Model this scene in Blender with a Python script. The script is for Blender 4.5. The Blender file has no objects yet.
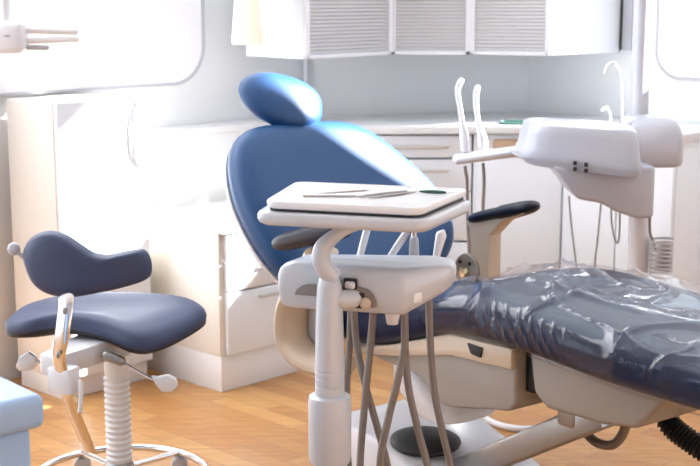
import bpy, bmesh, math, random
from mathutils import Vector, Matrix, noise
random.seed(4)
S = bpy.context.scene
COL = S.collection
PI = math.pi
R = math.radians

# ------------------------------------------------------------------ camera frame helpers
CH, CF, CPITCH = 1.38, 1290.0, math.atan(233 / 1290)

def ray(x, y):
    a = (x - 350) / CF; b = (233 - y) / CF
    c, s = math.cos(CPITCH), math.sin(CPITCH)
    return a, c + b * s, -s + b * c

def at(x, y, Y):
    r = ray(x, y); k = Y / r[1]
    return Vector((r[0] * k, Y, CH + r[2] * k))

def atz(x, y, z):
    r = ray(x, y); k = (z - CH) / r[2]
    return Vector((r[0] * k, r[1] * k, z))

# ------------------------------------------------------------------ materials
def mat(name, col, rough=0.5, metal=0.0, coat=0.0, spec=0.5, bump=0.0, bscale=40, var=0.0, sheen=0.0):
    m = bpy.data.materials.new(name); m.use_nodes = True
    nt = m.node_tree; b = nt.nodes['Principled BSDF']
    b.inputs['Base Color'].default_value = (*col, 1)
    b.inputs['Roughness'].default_value = rough
    b.inputs['Metallic'].default_value = metal
    b.inputs['Specular IOR Level'].default_value = spec
    b.inputs['Coat Weight'].default_value = coat
    b.inputs['Coat Roughness'].default_value = 0.12
    b.inputs['Sheen Weight'].default_value = sheen
    tc = nt.nodes.new('ShaderNodeTexCoord')
    nz = nt.nodes.new('ShaderNodeTexNoise'); nz.inputs['Scale'].default_value = bscale
    nz.inputs['Detail'].default_value = 4
    nt.links.new(tc.outputs['Object'], nz.inputs['Vector'])
    if bump:
        bp = nt.nodes.new('ShaderNodeBump'); bp.inputs['Strength'].default_value = bump
        bp.inputs['Distance'].default_value = 0.002
        nt.links.new(nz.outputs['Fac'], bp.inputs['Height'])
        nt.links.new(bp.outputs['Normal'], b.inputs['Normal'])
    v = max(var, 0.02)
    mx = nt.nodes.new('ShaderNodeMix'); mx.data_type = 'RGBA'
    mx.inputs['A'].default_value = (*[c * (1 - v) for c in col], 1)
    mx.inputs['B'].default_value = (*[min(1, c * (1 + v)) for c in col], 1)
    nt.links.new(nz.outputs['Fac'], mx.inputs['Factor'])
    nt.links.new(mx.outputs['Result'], b.inputs['Base Color'])
    return m

M = {}
M['wall'] = mat('wall_paint', (.80, .815, .83), .6, bump=.05, bscale=120)
M['wallback'] = mat('wall_paint_grey', (.74, .755, .765), .6, bump=.05, bscale=120)
M['wallfront'] = mat('wall_paint_taupe', (.36, .37, .40), .6)  # unseen front wall coloured dark to cut bounce light
M['ceil'] = mat('board_white', (.80, .80, .83), .35)
M['cab'] = mat('cabinet_lacquer', (.79, .83, .88), .35, coat=.1)
M['cabside'] = mat('cabinet_side_cream', (.84, .80, .73), .45)  # cream tint paints warm floor bounce on the white cabinet sides
M['plinth'] = mat('cabinet_plinth', (.80, .80, .81), .5)
M['shutter'] = mat('shutter_grey', (.52, .52, .53), .4)
M['counter'] = mat('worktop_grey', (.70, .70, .71), .35, var=.05, bscale=90)
M['plastic'] = mat('white_plastic', (.74, .75, .79), .25, coat=.25)
M['plasticgrey'] = mat('pale_grey_plastic', (.62, .63, .655), .3, coat=.2)
M['plasticmauve'] = mat('lavender_grey_plastic', (.45, .455, .50), .3, coat=.2)
M['beige'] = mat('beige_plastic', (.60, .49, .37), .4, coat=.1)
M['taupe'] = mat('taupe_housing', (.33, .305, .275), .4, coat=.15)
M['hose'] = mat('taupe_hose', (.22, .185, .165), .42)
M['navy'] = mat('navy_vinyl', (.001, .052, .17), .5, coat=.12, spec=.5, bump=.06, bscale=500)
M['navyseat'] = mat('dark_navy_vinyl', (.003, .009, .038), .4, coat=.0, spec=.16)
M['stool'] = mat('slate_blue_vinyl', (.036, .052, .115), .55, coat=.0, bump=.08, bscale=400)
M['black'] = mat('black_rubber', (.012, .012, .014), .5)
M['armpad'] = mat('black_navy_pad', (.006, .008, .018), .42, coat=.0, spec=.35)
M['chrome'] = mat('chrome', (.82, .82, .83), .12, metal=1)
M['brushed'] = mat('brushed_metal', (.36, .35, .34), .32, metal=.8)
M['steel'] = mat('steel_handle', (.62, .60, .57), .3, metal=.6)
M['cream'] = mat('cream_shade', (.80, .77, .65), .6)
M['bluebox'] = mat('pale_blue_plastic', (.33, .49, .73), .45)
M['wood'] = mat('wood_recess', (.48, .33, .22), .5, var=.15, bscale=30)
M['brass'] = mat('brass_bolt', (.72, .60, .38), .3, metal=.9)
M['trim'] = mat('grey_trim', (.45, .44, .46), .4)
M['unit'] = mat('unit_plastic', (.57, .595, .64), .28, coat=.25)
M['traywhite'] = mat('tray_white', (.84, .85, .86), .25, coat=.2)
M['bellows'] = mat('bellows_white', (.80, .79, .78), .45)
M['tealmetal'] = mat('dark_green_metal', (.05, .12, .10), .3, metal=.5)

def floor_mat():
    m = bpy.data.materials.new('parquet'); m.use_nodes = True
    nt = m.node_tree; N = nt.nodes; L = nt.links; b = N['Principled BSDF']
    tc = N.new('ShaderNodeTexCoord'); mp = N.new('ShaderNodeMapping')
    mp.inputs['Rotation'].default_value = (0, 0, R(44))
    L.new(tc.outputs['Object'], mp.inputs['Vector'])
    br = N.new('ShaderNodeTexBrick')
    br.inputs['Color1'].default_value = (.45, .195, .052, 1)
    br.inputs['Color2'].default_value = (.58, .305, .10, 1)
    br.inputs['Mortar'].default_value = (.34, .16, .06, 1)
    br.inputs['Scale'].default_value = 1
    br.inputs['Mortar Size'].default_value = .0015
    br.inputs['Mortar Smooth'].default_value = .3
    br.inputs['Brick Width'].default_value = .42
    br.inputs['Row Height'].default_value = .075
    L.new(mp.outputs['Vector'], br.inputs['Vector'])
    mp2 = N.new('ShaderNodeMapping'); mp2.inputs['Rotation'].default_value = (0, 0, R(44))
    mp2.inputs['Scale'].default_value = (3, 40, 1)
    L.new(tc.outputs['Object'], mp2.inputs['Vector'])
    nz = N.new('ShaderNodeTexNoise'); nz.inputs['Scale'].default_value = 2; nz.inputs['Detail'].default_value = 5
    L.new(mp2.outputs['Vector'], nz.inputs['Vector'])
    rp = N.new('ShaderNodeValToRGB')
    rp.color_ramp.elements[0].color = (.82, .80, .78, 1); rp.color_ramp.elements[0].position = .35
    rp.color_ramp.elements[1].color = (1.1, 1.1, 1.1, 1); rp.color_ramp.elements[1].position = .7
    L.new(nz.outputs['Fac'], rp.inputs['Fac'])
    mx = N.new('ShaderNodeMix'); mx.data_type = 'RGBA'; mx.blend_type = 'MULTIPLY'; mx.inputs['Factor'].default_value = 1
    L.new(br.outputs['Color'], mx.inputs['A']); L.new(rp.outputs['Color'], mx.inputs['B'])
    L.new(mx.outputs['Result'], b.inputs['Base Color'])
    b.inputs['Roughness'].default_value = .38
    b.inputs['Coat Weight'].default_value = .15; b.inputs['Coat Roughness'].default_value = .2
    return m
M['floor'] = floor_mat()
M['navy'].node_tree.nodes['Principled BSDF'].inputs['Coat Roughness'].default_value = .45

def film_mat():
    m = bpy.data.materials.new('clear_film'); m.use_nodes = True
    nt = m.node_tree; N = nt.nodes; L = nt.links
    out = N['Material Output']; N.remove(N['Principled BSDF'])
    tr = N.new('ShaderNodeBsdfTransparent'); tr.inputs['Color'].default_value = (.93, .93, .95, 1)
    df = N.new('ShaderNodeBsdfDiffuse'); df.inputs['Color'].default_value = (.75, .75, .8, 1)
    gl = N.new('ShaderNodeBsdfGlossy'); gl.inputs['Roughness'].default_value = .035
    gl.inputs['Color'].default_value = (1, 1, 1, 1)
    tc = N.new('ShaderNodeTexCoord'); mp = N.new('ShaderNodeMapping')
    mp.inputs['Scale'].default_value = (2.5, 9, 5); mp.inputs['Rotation'].default_value = (0, 0, .5)
    L.new(tc.outputs['Object'], mp.inputs['Vector'])
    nz = N.new('ShaderNodeTexNoise'); nz.inputs['Scale'].default_value = 2.2; nz.inputs['Detail'].default_value = 4
    nz.inputs['Distortion'].default_value = 1.1
    L.new(mp.outputs['Vector'], nz.inputs['Vector'])
    bp = N.new('ShaderNodeBump'); bp.inputs['Strength'].default_value = .2; bp.inputs['Distance'].default_value = .008
    L.new(nz.outputs['Fac'], bp.inputs['Height'])
    L.new(bp.outputs['Normal'], gl.inputs['Normal'])
    lf = N.new('ShaderNodeLayerWeight'); lf.inputs['Blend'].default_value = .5
    L.new(bp.outputs['Normal'], lf.inputs['Normal'])
    pw = N.new('ShaderNodeMath'); pw.operation = 'POWER'; pw.inputs[1].default_value = 2.6
    L.new(lf.outputs['Facing'], pw.inputs[0])
    lw = N.new('ShaderNodeMapRange'); lw.inputs['To Min'].default_value = .02; lw.inputs['To Max'].default_value = .34
    L.new(pw.outputs[0], lw.inputs['Value'])
    m1 = N.new('ShaderNodeMixShader'); m1.inputs['Fac'].default_value = .008
    L.new(tr.outputs[0], m1.inputs[1]); L.new(df.outputs[0], m1.inputs[2])
    m2 = N.new('ShaderNodeMixShader')
    L.new(lw.outputs[0], m2.inputs['Fac']); L.new(m1.outputs[0], m2.inputs[1]); L.new(gl.outputs[0], m2.inputs[2])
    L.new(m2.outputs[0], out.inputs['Surface'])
    return m
M['film'] = film_mat()

def glass_mat():
    m = bpy.data.materials.new('window_glass'); m.use_nodes = True
    nt = m.node_tree; N = nt.nodes; L = nt.links
    out = N['Material Output']; N.remove(N['Principled BSDF'])
    tr = N.new('ShaderNodeBsdfTransparent'); tr.inputs['Color'].default_value = (.97, .98, .98, 1)
    gl = N.new('ShaderNodeBsdfGlossy'); gl.inputs['Roughness'].default_value = .03
    lw = N.new('ShaderNodeLayerWeight'); lw.inputs['Blend'].default_value = .3
    fr = N.new('ShaderNodeMapRange'); fr.inputs['To Min'].default_value = .04; fr.inputs['To Max'].default_value = .7
    pw = N.new('ShaderNodeMath'); pw.operation = 'POWER'; pw.inputs[1].default_value = 3
    L.new(lw.outputs['Facing'], pw.inputs[0]); L.new(pw.outputs[0], fr.inputs['Value'])
    mx = N.new('ShaderNodeMixShader')
    L.new(fr.outputs[0], mx.inputs['Fac']); L.new(tr.outputs[0], mx.inputs[1]); L.new(gl.outputs[0], mx.inputs[2])
    L.new(mx.outputs[0], out.inputs['Surface'])
    return m
M['glass'] = glass_mat()

# ------------------------------------------------------------------ mesh helpers
def new_bm(): return bmesh.new()

def merge(bm, tmp, mtx=None):
    me = bpy.data.meshes.new('t')
    if mtx is not None: tmp.transform(mtx)
    tmp.to_mesh(me); tmp.free(); bm.from_mesh(me); bpy.data.meshes.remove(me)

def add_box(bm, c, s, bev=0.0, seg=2, rz=0.0, mtx=None):
    t = bmesh.new(); bmesh.ops.create_cube(t, size=1)
    bmesh.ops.scale(t, vec=s, verts=t.verts)
    if bev: bmesh.ops.bevel(t, geom=list(t.edges), offset=bev, segments=seg, affect='EDGES', profile=.5, clamp_overlap=True)
    mm = Matrix.Translation(c) @ Matrix.Rotation(rz, 4, 'Z')
    if mtx is not None: mm = mtx @ mm
    merge(bm, t, mm)

def add_prism(bm, pts, a0, a1, plane='xy', bev=0.0, seg=2, mtx=None):
    """outline in a plane, extruded along the third axis from a0 to a1"""
    t = bmesh.new()
    def p3(p, a):
        return {'xy': (p[0], p[1], a), 'xz': (p[0], a, p[1]), 'yz': (a, p[0], p[1])}[plane]
    lo = [t.verts.new(p3(p, a0)) for p in pts]; hi = [t.verts.new(p3(p, a1)) for p in pts]
    n = len(pts)
    t.faces.new(lo); t.faces.new(hi[::-1])
    for i in range(n): t.faces.new((lo[i], lo[(i + 1) % n], hi[(i + 1) % n], hi[i]))
    bmesh.ops.recalc_face_normals(t, faces=t.faces)
    if bev: bmesh.ops.bevel(t, geom=list(t.edges), offset=bev, segments=seg, affect='EDGES', profile=.5, clamp_overlap=True)
    merge(bm, t, mtx)

def spline(pts, n=8, closed=False):
    P = [Vector(p) for p in pts]; out = []
    m = len(P)
    for i in range(m if closed else m - 1):
        if closed: a, b, c, d = P[(i - 1) % m], P[i], P[(i + 1) % m], P[(i + 2) % m]
        else: a, b, c, d = P[max(i - 1, 0)], P[i], P[i + 1], P[min(i + 2, m - 1)]
        for k in range(n):
            t = k / n
            out.append(.5 * ((2 * b) + (c - a) * t + (2 * a - 5 * b + 4 * c - d) * t * t + (3 * b - a - 3 * c + d) * t ** 3))
    if not closed: out.append(P[-1])
    return out

def add_rings(bm, rings, cap=True, closed=True):
    V = [[bm.verts.new(p) for p in r] for r in rings]
    n = len(V[0]); F = []
    for a, b in zip(V, V[1:]):
        for i in range(n if closed else n - 1):
            F.append(bm.faces.new((a[i], a[(i + 1) % n], b[(i + 1) % n], b[i])))
    if cap:
        F.append(bm.faces.new(V[0][::-1])); F.append(bm.faces.new(V[-1]))
    bmesh.ops.recalc_face_normals(bm, faces=F)

def add_tube(bm, pts, r, n=12, smooth=0, flat=(1, 1), up=None, round_ends=False):
    P = spline(pts, smooth) if smooth else [Vector(p) for p in pts]
    m = len(P)
    if callable(r): rad = [r(i / (m - 1)) for i in range(m)]
    elif isinstance(r, (list, tuple)):
        rad = []
        for i in range(m):
            q = i / (m - 1) * (len(r) - 1); k = min(int(q), len(r) - 2); rad.append(r[k] + (r[k + 1] - r[k]) * (q - k))
    else: rad = [r] * m
    T = []
    for i in range(m):
        d = P[min(i + 1, m - 1)] - P[max(i - 1, 0)]
        T.append(d.normalized() if d.length > 1e-9 else Vector((0, 0, 1)))
    u = Vector(up) if up else (Vector((0, 0, 1)) if abs(T[0].z) < .9 else Vector((1, 0, 0)))
    rings = []
    for i in range(m):
        u = (u - T[i] * u.dot(T[i]))
        u = u.normalized() if u.length > 1e-6 else T[i].orthogonal().normalized()
        w = T[i].cross(u)
        rings.append([P[i] + (u * math.cos(2 * PI * k / n) * flat[0] + w * math.sin(2 * PI * k / n) * flat[1]) * rad[i] for k in range(n)])
    if round_ends:
        def cap(i, sg):
            out = []
            c = P[i]; rr = rad[i] * min(flat)
            for q in (.35, .7, .93):
                out.append([c + sg * T[i] * rr * q + (p - c) * math.sqrt(max(0, 1 - q * q)) for p in rings[i]])
            return out
        a = cap(0, -1)[::-1]; b = cap(m - 1, 1)
        rings = a + rings + b
    add_rings(bm, rings)

def add_lathe(bm, prof, c=(0, 0, 0), n=24, mtx=None):
    t = bmesh.new()
    rings = [[(r * math.cos(2 * PI * k / n), r * math.sin(2 * PI * k / n), z) for k in range(n)] for r, z in prof]
    add_rings(t, rings)
    mm = Matrix.Translation(c)
    if mtx is not None: mm = mm @ mtx
    merge(bm, t, mm)

def add_ellipsoid(bm, c, rad, mtx=None, n=24, e=1.0):
    t = bmesh.new()
    bmesh.ops.create_uvsphere(t, u_segments=n, v_segments=n // 2, radius=1)
    if e != 1.0:
        for v in t.verts:
            v.co = Vector([math.copysign(abs(q) ** e, q) for q in v.co])
    mm = Matrix.Translation(c)
    if mtx is not None: mm = mm @ mtx
    mm = mm @ Matrix.Diagonal((*rad, 1))
    merge(bm, t, mm)

def superring(cx, cy, rx, ry, e, n=40):
    out = []
    for k in range(n):
        a = 2 * PI * k / n; c, s = math.cos(a), math.sin(a)
        out.append((cx + rx * math.copysign(abs(c) ** (2 / e), c), cy + ry * math.copysign(abs(s) ** (2 / e), s)))
    return out

def slab(bm, o_, levels):
    c = sum(o_, Vector()) / len(o_)
    rings = []
    for z, k in levels:
        rings.append([Vector((p.x, p.y, z)) - (Vector((p.x, p.y, 0)) - c).normalized() * k for p in o_])
    add_rings(bm, rings)

def obj(name, bm, m, parent=None, sharp=38):
    me = bpy.data.meshes.new(name)
    bm.normal_update(); bm.to_mesh(me); bm.free()
    me.materials.append(m if not isinstance(m, str) else M[m])
    for p in me.polygons: p.use_smooth = True
    me.set_sharp_from_angle(angle=R(sharp))
    o = bpy.data.objects.new(name, me); COL.objects.link(o)
    if parent: o.parent = parent
    return o

def tag(o, label, cat, group=None, kind=None):
    o['label'] = label; o['category'] = cat
    if group: o['group'] = group
    if kind: o['kind'] = kind
    return o

def thing(name, label, cat, loc=(0, 0, 0), rz=0.0, group=None):
    o = bpy.data.objects.new(name, None); COL.objects.link(o)
    o.location = loc; o.rotation_euler = (0, 0, rz); o.empty_display_size = .1
    return tag(o, label, cat, group)

def struct(name, bm, m, sharp=38):
    o = obj(name, bm, m, None, sharp); o['kind'] = 'structure'
    return o

def boxes(name, lst, m, parent, bev=.004, seg=2, sharp=38):
    bm = new_bm()
    for c, s in lst: add_box(bm, c, s, bev, seg)
    return obj(name, bm, m, parent, sharp)

# ------------------------------------------------------------------ the room
UL = Vector((.695, .719, 0)); VL = Vector((-.719, .695, 0))     # along and into the left wall
W0 = Vector((-.87, 5.0, 0))
K1 = W0 + UL * .956                                              # left wall meets back wall
K2 = Vector((.81, 5.91, 0))                                      # back wall meets right wall
UR = Vector((.719, -.695, 0)); NR = Vector((.695, .719, 0))      # along the right wall, outward
HT = 3.4

def frame_mtx(o, ux, uy):
    m = Matrix.Identity(4)
    m.col[0][:3] = ux; m.col[1][:3] = uy; m.col[2][:3] = (0, 0, 1); m.col[3][:3] = o
    return m
ML = frame_mtx(W0, UL, VL); MR = frame_mtx(K2, UR, NR)

bm = new_bm(); add_box(bm, (0, 3.2, -.05), (9, 8.4, .1)); struct('floor', bm, 'floor')
bm = new_bm(); add_box(bm, (-.822, .06, HT / 2), (3.56, .12, HT), mtx=ML); struct('wall_left', bm, 'wall')
dk = (K2 - K1); ang = math.atan2(dk.y, dk.x)
MB_ = frame_mtx(K1, dk.normalized(), Vector((-dk.y, dk.x, 0)).normalized())
bm = new_bm(); add_box(bm, (dk.length / 2, .06, HT / 2), (dk.length + .1, .12, HT), mtx=MB_); struct('wall_back', bm, 'wallback')

# right wall: seen window plus an unseen one added to shape the sun patch
def rrect(s0, s1, z0, z1, r, n=8):
    out = []
    for cx, cz, a0 in ((s1 - r, z1 - r, 0), (s0 + r, z1 - r, 90), (s0 + r, z0 + r, 180), (s1 - r, z0 + r, 270)):
        for k in range(n + 1):
            a = R(a0 + 90 * k / n); out.append((cx + r * math.cos(a), cz + r * math.sin(a)))
    return out
def w3(p, y): return MR @ Vector((p[0], y, p[1]))
WT = .12
def wall_panel(bm, S0, S1, hole_args):
    hole = rrect(*hole_args)
    cx, cz = (hole_args[0] + hole_args[1]) / 2, (hole_args[2] + hole_args[3]) / 2
    ro = []
    for p in hole:
        dx, dz = p[0] - cx, p[1] - cz; k = 1e9
        if dx > 1e-6: k = min(k, (S1 - cx) / dx)
        if dx < -1e-6: k = min(k, (S0 - cx) / dx)
        if dz > 1e-6: k = min(k, (HT - cz) / dz)
        if dz < -1e-6: k = min(k, (0 - cz) / dz)
        ro.append((cx + dx * k, cz + dz * k))
    for c in ((S1, HT), (S0, HT), (S0, 0), (S1, 0)):
        i = min(range(len(ro)), key=lambda j: (ro[j][0] - c[0]) ** 2 + (ro[j][1] - c[1]) ** 2); ro[i] = c
    t = bmesh.new()
    add_rings(t, [[w3(p, 0) for p in ro], [w3(p, 0) for p in hole], [w3(p, WT) for p in hole], [w3(p, WT) for p in ro], [w3(p, 0) for p in ro]], cap=False)
    bmesh.ops.remove_doubles(t, verts=t.verts, dist=1e-5)
    merge(bm, t)
WIN1 = (.66, 1.02, 1.055, 1.85, .12); WIN2 = (1.20, 2.33, 1.74, 2.80, .03)
bm = new_bm(); wall_panel(bm, -.1, 1.07, WIN1); wall_panel(bm, 1.07, 7.0, WIN2)
struct('wall_right', bm, 'wall', 25)
for k, (s0, s1, z0, z1, r) in enumerate((WIN1, WIN2)):
    a = rrect(s0, s1, z0, z1, r); b = rrect(s0 + .016, s1 - .016, z0 + .016, z1 - .016, r - .016)
    wbm = new_bm(); add_rings(wbm, [[w3(p, -.012) for p in a], [w3(p, -.012) for p in b], [w3(p, .05) for p in b], [w3(p, .05) for p in a], [w3(p, -.012) for p in a]], cap=False)
    win = struct('window_%d' % (k + 1), wbm, 'trim')
    gb = new_bm(); gb.faces.new([gb.verts.new(w3(p, .03)) for p in b])
    obj('pane', gb, 'glass', win)
bm = new_bm(); add_box(bm, (0, -1.0, HT / 2), (9, .1, HT)); struct('wall_front', bm, 'wallfront')
bm = new_bm(); add_box(bm, (.5, 1.45, HT + .06), (11, 4.9, .1)); struct('ceiling', bm, 'wall')  # unseen partial ceiling, cut short to shape the sky light

# corner trim strip, left-run boxing with its ledge
bm = new_bm(); add_box(bm, (K1.x + .012, K1.y - .02, 1.02), (.018, .018, .29)); struct('trim_1', bm, 'plastic')
bm = new_bm(); add_box(bm, (.555, -.07, .43), (.86, .14, .86), mtx=ML); struct('trim_2', bm, 'wall')
bm = new_bm(); add_box(bm, (.555, -.085, .872), (.86, .17, .026), .004, mtx=ML)
tag(obj('wall_ledge', bm, 'counter'), 'narrow grey ledge running along the wall behind the big chair backrest', 'ledge')

# rounded board on the left wall
board = thing('wall_board', 'large pale wall panel with a rounded corner and grey edge', 'panel')
bm = new_bm(); rr = rrect(-1.9, .37, 1.055, 2.3, .15)
add_rings(bm, [[ML @ Vector((p[0], -.0, p[1])) for p in rr], [ML @ Vector((p[0], -.022, p[1])) for p in rr]])
obj('panel', bm, 'ceil', board)
bm = new_bm(); r2 = rrect(-1.912, .382, 1.046, 2.312, .16)
add_rings(bm, [[ML @ Vector((p[0], 0, p[1])) for p in r2], [ML @ Vector((p[0], -.028, p[1])) for p in r2], [ML @ Vector((p[0], -.028, p[1])) for p in rr], [ML @ Vector((p[0], 0, p[1])) for p in rr]], cap=False)
obj('rim', bm, 'plasticmauve', board)  # grey colour stands in for shade along the panel edge

# ------------------------------------------------------------------ tall cupboard on the left
tc_o = thing('tall_cupboard', 'tall white cupboard with a long bow handle behind the stool', 'cupboard', (-.983, 4.312, 0), math.atan2(UL.y, UL.x))
boxes('body', [((.19, .17, .555), (.375, .29, .97))], 'cabside', tc_o, .006)
boxes('plinth', [((.19, .17, .035), (.365, .27, .07))], 'plinth', tc_o, .002)
d = boxes('door', [((.19, .0125, .56), (.37, .022, .96))], 'cab', tc_o, .004)
bm = new_bm()
for sg in (-1, 1):
    add_tube(bm, [(.335, -.004, .80), (.335 + sg * .008, -.022, .86), (.335 + sg * .011, -.024, .925), (.335 + sg * .008, -.022, .98), (.335, -.004, 1.03)], .005, 8, smooth=6)
obj('handle', bm, 'steel', d)

# ------------------------------------------------------------------ three-drawer unit
FU = Vector((-.445, 4.416, 0))
dw = thing('drawer_unit', 'low white three-drawer unit with cream side standing left of the big chair', 'drawer unit', FU, math.atan2(UL.y, UL.x))
boxes('carcass', [((.26, .25, .355), (.52, .455, .45))], 'cabside', dw, .004)
boxes('plinth', [((.26, .245, .066), (.515, .45, .132))], 'plinth', dw, .002)
boxes('top', [((.262, .235, .587), (.53, .488, .022))], 'counter', dw, .004)
for z0, z1 in ((.134, .360), (.364, .474), (.478, .573)):
    q = boxes('drawer', [((.272, .012, (z0 + z1) / 2), (.50, .02, z1 - z0 - .003))], 'cab', dw, .004)
    bm = new_bm(); zz = z1 - .030
    add_tube(bm, [(.17, .004, zz), (.172, -.018, zz), (.27, -.02, zz), (.272, .004, zz)], .0055, 8)
    obj('handle', bm, 'steel', q)

# ------------------------------------------------------------------ base cabinets and worktop
def face_unit(name, label, x0, x1, yf, yb, fronts, cat):
    o = thing(name, label, cat, ((x0 + x1) / 2, yf, 0))
    w = x1 - x0
    boxes('carcass', [((0, (yb - yf) / 2 + .02, .46), (w, yb - yf - .04, .76))], 'cab', o, .003)
    boxes('plinth', [((0, (yb - yf) / 2 + .04, .04), (w, yb - yf - .08, .08))], 'plinth', o, .002)
    for kind, z0, z1 in fronts:
        q = boxes(kind, [((0, .008, (z0 + z1) / 2), (w - .006, .02, z1 - z0 - .004))], 'cab', o, .004)
        bm = new_bm(); zz = z1 - .047
        hw = min(.14, w * .36)
        add_tube(bm, [(-hw, 0, zz), (-hw + .002, -.022, zz), (hw - .002, -.022, zz), (hw, 0, zz)], .0055, 8)
        obj('handle', bm, 'steel', q)
    return o
face_unit('drawer_cabinet', 'white base cabinet of wide drawers under the worktop behind the instrument tray', .02, .50, 5.235, 5.62,
          [('drawer', .745, .838), ('drawer', .61, .741), ('drawer', .40, .606), ('drawer', .09, .396)], 'cabinet')
face_unit('base_cabinet', 'white base cabinet hidden mostly by the large blue backrest', -.16, .016, 5.235, 5.50,
          [('drawer', .745, .838), ('door', .09, .741)], 'cabinet')
co = thing('corner_cabinet', 'white corner base cabinet with a wood-toned slot behind the suction holder', 'cabinet')
A_ = Vector((.504, 5.235)); B_ = Vector((.885, 5.235)); RF = Vector((1.246, 4.858))
bm = new_bm(); add_prism(bm, [A_, (.876, 5.235), (.876, 5.78), (.81, 5.84), (.504, 5.78)], .0, .84, 'xy', .003); obj('carcass', bm, 'cab', co)
boxes('door', [((.690, 5.228, .42), (.350, .02, .66))], 'cab', co, .004)
sl = boxes('slot_front', [((.665, 5.222, .792), (.17, .026, .066))], 'wood', co, .012, 3)
# right-hand run: along the right wall
ro = thing('sink_base_cabinet', 'white double-door base cabinet under the worktop behind the spittoon unit', 'cabinet', (0, 0, 0))
def rr_box(s0, s1, y0, y1, z0, z1): return ((s0 + s1) / 2, (y0 + y1) / 2, (z0 + z1) / 2), (s1 - s0, y1 - y0, z1 - z0)
def rbx(name, lst, m, parent, bev=.004):
    bm = new_bm()
    for c, s in lst: add_box(bm, c, s, bev, 2, mtx=MR)
    return obj(name, bm, m, parent)
rbx('carcass', [rr_box(.52, 1.03, -.44, -.01, .08, .845)], 'cab', ro)
rbx('plinth', [rr_box(.54, 1.03, -.40, -.01, 0, .08)], 'plinth', ro)
for s0, s1 in ((.528, .78), (.785, 1.028)):
    q = rbx('door', [rr_box(s0, s1, -.462, -.442, .09, .838)], 'cab', ro)
    bm = new_bm()
    add_tube(bm, [MR @ Vector(p) for p in ((s0 + .05, -.46, .79), (s0 + .052, -.484, .79), (s1 - .052, -.484, .79), (s1 - .05, -.46, .79))], .0055, 8)
    obj('handle', bm, 'steel', q)
# worktop: one continuous slab
P5 = MR @ Vector((1.045, -.005, 0)); P6 = MR @ Vector((1.045, -.475, 0))
fr = P6 - (UR * .46)
wt = [(-.36, 5.20), (.88, 5.20), (fr.x, fr.y), (P6.x, P6.y), (P5.x, P5.y), (K2.x - .003, K2.y - .008), (K1.x + .02, K1.y - .008)]
bm = new_bm(); add_prism(bm, wt, .846, .88, 'xy', .004)
tag(obj('worktop', bm, 'counter'), 'long grey worktop that turns along the back and right walls', 'worktop')

wp = thing('worktop_tray', 'thin dark teal tray lying on the worktop beside the spittoon basin', 'tray', (.72, 5.29, .88))
bm = new_bm(); slab(bm, [Vector((x, y, 0)) for x, y in superring(0, 0, .105, .06, 6, 36)], [(.0, .006), (.001, .002), (.010, 0), (.010, .005), (.004, .010)]); obj('tray_body', bm, 'tealmetal', wp)

# ------------------------------------------------------------------ upper cabinets with tambour shutters
ZB, ZT = 1.157, 1.80
UA, UB, UC, UD, UE, UG = [Vector(p) for p in ((-.179, 4.95), (.165, 5.40), (.498, 5.40), (.812, 5.285), (1.155, 5.56), (-.42, 5.25))]
def upper(label, a, b, back, grp=None, m='cab', frame=.02, right_margin=.02):
    o = thing('wall_cabinet', label, 'wall cabinet', (a.x, a.y, 0))
    org = Vector((a.x, a.y))
    bm = new_bm(); add_prism(bm, [p - org for p in (a, b)] + [p - org for p in back], ZB, ZT, 'xy', .003); obj('carcass', bm, m, o)
    d = (b - a); L = d.length; d.normalize(); nf = Vector((d.y, -d.x))
    mm = frame_mtx(Vector((0, 0, 0)), Vector((d.x, d.y, 0)), Vector((-nf.x, -nf.y, 0)))
    # frame: a thin border proud of the carcass
    fb = new_bm()
    for c, s in (((L / 2, -.008, ZB + .008), (L, .016, .016)), ((L / 2, -.008, ZT - .01), (L, .016, .02)),
                 ((frame / 2, -.008, (ZB + ZT) / 2), (frame, .016, ZT - ZB)), ((L - frame / 2, -.008, (ZB + ZT) / 2), (frame, .016, ZT - ZB))):
        add_box(fb, c, s, .003, 1, mtx=mm)
    obj('frame', fb, 'plastic', o)
    # ribbed roll shutter
    sb = new_bm(); z0, z1 = ZB + .014, ZT - .02; n = 42
    prof = []
    for k in range(n):
        h = (z1 - z0) / n
        for q, off in ((0, 0), (.15, -.0035), (.5, -.005), (.85, -.0035)): prof.append((z0 + h * (k + q), off))
    prof.append((z1, 0))
    l = [sb.verts.new(mm @ Vector((frame - .002, y - .001, z))) for z, y in prof]; r = [sb.verts.new(mm @ Vector((L - frame + .002, y - .001, z))) for z, y in prof]
    for i in range(len(prof) - 1): sb.faces.new((l[i], r[i], r[i + 1], l[i + 1]))
    obj('shutter', sb, 'shutter', o, 60)
    return o
upper('white wall cabinet with grey roll shutter above the headrest, nearest of the run', UA, UB, [Vector((.0, 5.66)), UG], frame=.025)
upper('white wall cabinet with grey roll shutter in the middle of the run', UB + Vector((.002, 0)), UC, [Vector((.498, 5.80)), Vector((.04, 5.68))], frame=.022)
upper('white wall cabinet with grey roll shutter beside the tall white end panel', UC + Vector((.002, 0)), UD, [Vector((.80, 5.86)), Vector((.505, 5.80))], frame=.02)
ep = thing('wall_cabinet_end', 'plain white end section of the wall cabinets beside the upright pole', 'wall cabinet')
bm = new_bm(); add_prism(bm, [UD + Vector((.004, .0)), UE, Vector((1.12, 5.595)), Vector((.83, 5.865)), Vector((.815, 5.86))], ZB, ZT, 'xy', .012, 3); obj('panel', bm, 'cab', ep)
bm = new_bm(); add_box(bm, (.525, -.012, 1.48), (.045, .024, .62), .003, mtx=MR); obj('edge_strip', bm, 'plasticmauve', ep)
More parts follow.
